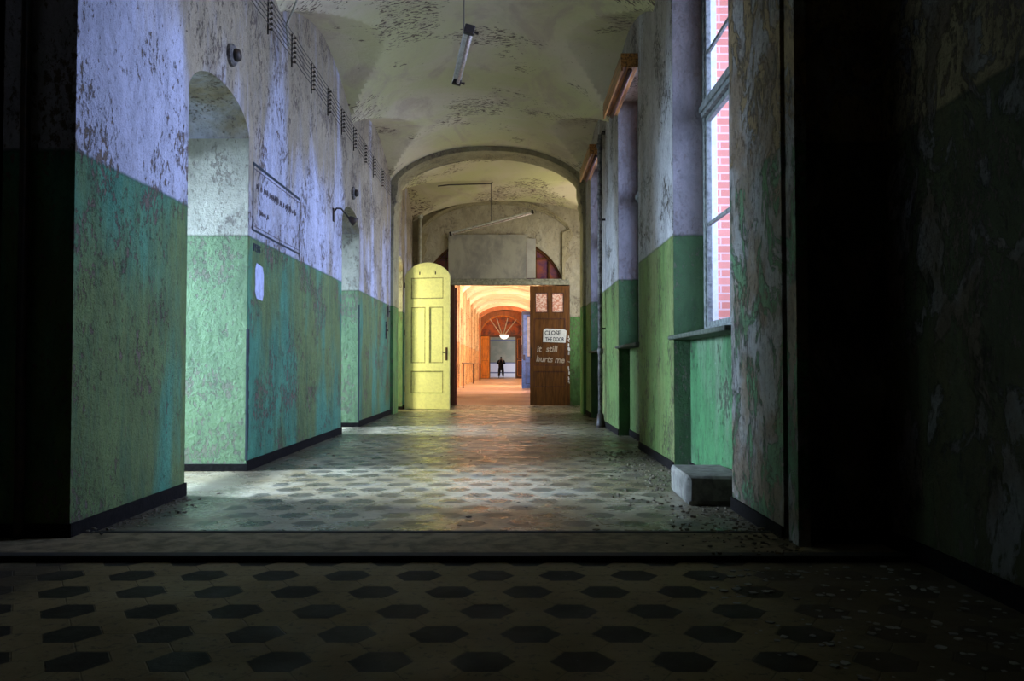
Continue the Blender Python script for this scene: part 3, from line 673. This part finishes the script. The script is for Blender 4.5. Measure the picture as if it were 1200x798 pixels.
tag(obj('ceiling_conduit', bm, M['pale_pipe'], smooth=True), 'pale conduit curving from the left wall up over the near vault', 'conduit')
# ------------------------------------------------------------------ insulators and wires
zs6 = [4.48+.056*k for k in range(6)]
ry = [7.77+.97*k*.985 for k in range(11)]
ords = ['first', 'second', 'third', 'fourth', 'fifth', 'sixth', 'seventh', 'eighth', 'ninth', 'tenth']
IR = empty('insulator_rack', (XL, ry[1], 4.62), label='', cat='insulator rack', group='insulator racks carrying the wires on the left wall')
bm = BM(); box(bm, 0, .014, -.007, .007, -.19, .19); obj('bracket', bm, M['dark_metal'], IR)
ib = None
for k in range(6):
    bm = BM(); z = zs6[k]-4.62; tube(bm, [(.015, 0, z), (.03, 0, z), (.032, 0, z), (.044, 0, z), (.046, 0, z), (.06, 0, z)], [.007, .007, .017, .009, .017, .012], 8)
    obj('insulator', bm, M['ceramic'], IR, smooth=True)
for k in range(9):
    lab = 'insulator rack with dark knobs on the left wall, %s from the near end' % ords[k]
    if k == 8: lab = 'insulator rack with dark knobs on the left wall, ninth and farthest'
    if k == 0: IR['label'] = lab
    else: dup(IR, (XL, ry[k+1], 4.62), lab)
wn = ['lowest', 'second lowest', 'third lowest', 'third highest', 'second highest', 'highest']
for k in range(6):
    bm = BM(); pts = []
    for j in range(len(ry)-1):
        pts.append((XL+.045, ry[j], zs6[k]+.015)); pts.append((XL+.045, (ry[j]+ry[j+1])/2, zs6[k]+.005))
    pts.append((XL+.045, 17.5, zs6[k]+.015)); pts.insert(0, (XL+.045, 5.0, zs6[k]+.01))
    tube(bm, pts, .0045, 5); tag(obj('wire', bm, M['wire']), '%s of the six thin wires strung along the left wall' % wn[k], 'wire', 'wires on the insulator racks')
# ------------------------------------------------------------------ small things on the left wall
def bell(y, z, label):
    T = empty('round_fitting', (XL, y, z), label=label, cat='wall fitting', group='round fittings above the arched openings')
    bm = BM(); tube(bm, [(0, 0, 0), (.03, 0, 0), (.045, 0, 0)], [.10, .10, .085], 20); obj('back_plate', bm, M['rust_pipe'], T, smooth=False)
    bm = BM(); tube(bm, [(.04, 0, 0), (.06, 0, 0), (.09, 0, 0), (.10, 0, 0)], [.05, .06, .05, .02], 16); obj('dome', bm, M['dark_metal'], T, smooth=True)
bell(7.58, 3.79, 'round dark fitting on the wall above the nearest arched opening')
bell(13.45, 3.74, 'round dark fitting on the wall above the second arched opening')
GL = empty('wall_lamp', (XL, 12.0, 3.17), label='black gooseneck lamp curving out beside the second arched opening', cat='lamp')
bm = BM(); box(bm, 0, .02, -.04, .04, -.13, .06); obj('wall_plate', bm, M['dark_metal'], GL, bevel=.006)
bm = BM(); tube(bm, [(.01, 0, 0), (.05, 0, .06), (.11, .02, .06), (.16, .05, 0), (.21, .06, -.06), (.25, .06, -.09)], .013, 8); obj('arm', bm, M['dark_metal'], GL, smooth=True)
bm = BM(); tube(bm, [(.22, .06, -.06), (.26, .06, -.09), (.31, .06, -.13)], [.03, .05, .065], 14); obj('lamp_head', bm, M['dark_metal'], GL, smooth=True)
# framed inscription
NF = empty('painted_notice', (XL, 9.2, 2.65), label='thin dark outlined rectangle with faded writing on the left wall', cat='wall notice')
bm = BM(); a0, a1, z0, z1 = -.93, .93, -.33, .34
for q in ((a0, a1, z1-.02, z1+.006), (a0, a1, z0, z0+.02), (a0, a0+.022, z0, z1), (a1-.022, a1, z0-.06, z1)): box(bm, 0, .006, q[0], q[1], q[2], q[3])
obj('border', bm, M['ink'], NF)
bm = BM()
for q in ((a0+.06, a1-.05, z1-.055, z1-.048), (a0+.06, a1-.05, z0+.05, z0+.056)): box(bm, 0, .004, q[0], q[1], q[2], q[3])
obj('inner_line', bm, M['faded'], NF)
bm = BM(); rnd = random.Random(3)
for row, (zc, amp, u0, u1) in enumerate(((.12, .055, -.82, .75), (-.12, .035, -.7, -.45))):
    u = u0
    while u < u1:                      # faded script strokes, no longer legible
        hh = amp*rnd.uniform(.5, 1.3); du = rnd.uniform(.02, .05)
        tube(bm, [(.006, u, zc-hh*.6), (.006, u+du*.6, zc+hh*.7), (.006, u+du, zc-hh*.3)], .0045, 4); u += du+rnd.choice((.01, .012, .05))
obj('faded_script', bm, M['faded'], NF)['kind'] = 'stuff'
SM = empty('stencil_mark', (XL, 8.30, 2.13), label='small dark stencilled letters on the green paint by the nearest arch', cat='wall marking')
text('lettering', 'IPERS', .105, M['ink'], SM, (.003, 0, 0), (math.pi/2, 0, math.pi/2), sx=1.0)
bm = BM(); pts = [(8.38, 1.73), (8.43, 1.67), (8.62, 1.66), (8.66, 1.72), (8.66, 1.93), (8.62, 2.00), (8.42, 2.02), (8.38, 1.96)]
prism(bm, pts, 'x', XL, XL+.004); tag(obj('paint_patch', bm, M['lilac_patch']), 'small pale lilac patch on the green paint of the left wall', 'paint patch')
for (y, nm) in ((LW[0][1], 'nearest'), (LW[1][1], 'second')):
    bm = BM()
    z = .10
    while z < (1.32 if nm == 'nearest' else 2.0):
        dz = random.uniform(.04, .12); wv = random.uniform(.02, .045)
        prism(bm, [(XL-.012, y-.008), (XL+.006, y-.008), (XL+.006, y+wv), (XL-.012, y+wv*.6)], 'z', z, z+dz); z += dz*.96
    tag(obj('corner_guard', bm, M['ink']), 'chipped black corner strip on the far edge of the %s arched opening' % nm, 'corner guard')
for (y, z, h, lab) in ((17.1, 1.55, .34, 'tall narrow'), (17.35, 2.0, .22, 'small square')):
    T = empty('switch_box', (XL, y, z), label='%s dark switch box on the left wall near the yellow door' % lab, cat='switch box')
    bm = BM(); box(bm, 0, .03, -.05, .05, 0, h); obj('box', bm, M['rust_pipe'], T, bevel=.005)
    bm = BM(); tube(bm, [(.03, 0, h*.5), (.05, 0, h*.5)], .015, 8); obj('knob', bm, M['dark_metal'], T)
# ------------------------------------------------------------------ debris
def debris(name, n, fn, smin, smax, thick, mat, label, cat):
    bm = BM()
    for k in range(n):
        x, y = fn()
        while 1.2 < x < 1.75 and 6.08 < y < 6.92: x, y = fn()
        s = random.uniform(smin, smax); a = random.uniform(0, 6.28); m_ = random.randint(4, 6)
        pts = [(x+s*random.uniform(.5, 1)*math.cos(a+2*math.pi*i/m_), y+s*random.uniform(.5, 1)*math.sin(a+2*math.pi*i/m_)) for i in range(m_)]
        z0 = .0005 if not (4.38 < y < 5.1) else .034
        h_ = random.uniform(.3, 1)*thick*(s/smax); prism(bm, pts, 'z', z0, z0+h_)
    tag(obj(name, bm, mat), label, cat, kind='stuff')
debris('paint_flakes', 260, lambda: (random.uniform(.9, 2.0), random.uniform(2.2, 4.3)), .006, .028, .006, M['flakes'], 'pale paint flakes scattered on the floor at the lower right', 'paint flakes')
debris('paint_flakes', 240, lambda: (random.uniform(-2.4, 1.5), random.uniform(5.2, 17)), .006, .026, .008, M['rubble'], 'small dark flakes scattered along the corridor floor', 'paint flakes')
debris('rubble', 900, lambda: (1.53-abs(random.gauss(0, .28)), random.uniform(4.4, 10)), .004, .018, .014, M['rubble'], 'crumbled plaster rubble along the foot of the right wall', 'rubble')
debris('rubble', 120, lambda: (-2.5+abs(random.gauss(0, .09)), random.uniform(4.9, 6.5)), .005, .018, .012, M['rubble'], 'crumbled plaster along the foot of the near left wall', 'rubble')

# ------------------------------------------------------------------ person
def skin(name, vs, es, rs, mat, parent, root=0, sub=2):
    me = bpy.data.meshes.new(name); me.from_pydata(vs, es, []); o = bpy.data.objects.new(name, me); C.objects.link(o); o.parent = parent
    me.materials.append(mat); md = o.modifiers.new('skin', 'SKIN'); md.use_smooth_shade = True
    for i, r in enumerate(rs): me.skin_vertices[0].data[i].radius = (r, r) if not isinstance(r, tuple) else r
    for i in range(len(vs)): me.skin_vertices[0].data[i].use_root = (i == root)
    s = o.modifiers.new('sub', 'SUBSURF'); s.levels = s.render_levels = sub; return o
PE = empty('person', (-.92, 72.0, 0), math.pi, label='person in dark clothes standing legs apart in the distant doorway, hands raised to the face', cat='person')
# local: faces +y (turned round to face the camera)
vs = [(0, 0, .95), (0, .0, 1.12), (0, 0, 1.30), (0, 0, 1.44), (0, .01, 1.53), (0, .03, 1.62), (0, .03, 1.72)]
es = [(i, i+1) for i in range(6)]; rs = [.15, .14, .16, .12, .055, .085, .07]
for s in (-1, 1):
    b0 = len(vs); vs += [(s*.10, 0, .88), (s*.15, .02, .50), (s*.18, 0, .10), (s*.19, .10, .04)]; rs += [.095, .062, .042, .035]
    es += [(0, b0), (b0, b0+1), (b0+1, b0+2), (b0+2, b0+3)]
    b1 = len(vs); vs += [(s*.20, 0, 1.42), (s*.29, .05, 1.18), (s*.15, .24, 1.36), (s*.10, .25, 1.46)]; rs += [.065, .048, .034, .03]
    es += [(3, b1), (b1, b1+1), (b1+1, b1+2), (b1+2, b1+3)]
    for f in range(5):
        b2 = len(vs); vs += [(s*(.10-.02*(f-2)*.9), .24+.012*f, 1.51), (s*(.085-.02*(f-2)*.6), .225+.012*f, 1.55)]; rs += [.009, .008]; es += [(b1+3, b2), (b2, b2+1)]
body = skin('body', vs, es, rs, M['skin'], PE)
# clothing
vs = [(0, 0, .82), (0, .0, .98), (0, 0, 1.14), (0, 0, 1.32), (0, 0, 1.45), (0, .01, 1.51)]; es = [(i, i+1) for i in range(5)]; rs = [(.25, .18), (.24, .18), (.23, .17), (.26, .18), (.19, .13), (.09, .09)]
for s in (-1, 1):
    b1 = len(vs); vs += [(s*.21, 0, 1.42), (s*.30, .05, 1.18), (s*.17, .22, 1.34)]; rs += [.11, .09, .06]; es += [(4, b1), (b1, b1+1), (b1+1, b1+2)]
skin('jacket', vs, es, rs, M['cloth'], PE)
vs = [(0, 0, .95)]; rs = [(.17, .14)]; es = []
for s in (-1, 1):
    b0 = len(vs); vs += [(s*.11, 0, .84), (s*.155, .02, .50), (s*.18, 0, .10)]; rs += [.15, .115, .09]; es += [(0, b0), (b0, b0+1), (b0+1, b0+2)]
skin('trousers', vs, es, rs, M['cloth'], PE)
for s in (-1, 1):
    skin('shoe', [(s*.18, -.06, .055), (s*.185, .08, .05), (s*.19, .19, .04)], [(0, 1), (1, 2)], [.05, .048, .035], M['cloth'], PE)
skin('hair', [(0, -.01, 1.66), (0, .0, 1.73), (0, .04, 1.77)], [(0, 1), (1, 2)], [.085, .085, .06], M['cloth'], PE)
for s in (-1, 1):
    fb = BM(); bmesh.ops.create_uvsphere(fb, u_segments=8, v_segments=6, radius=.013, matrix=Matrix.Translation((s*.035, .112, 1.66)))
    obj('eye', fb, M['ink'], PE)
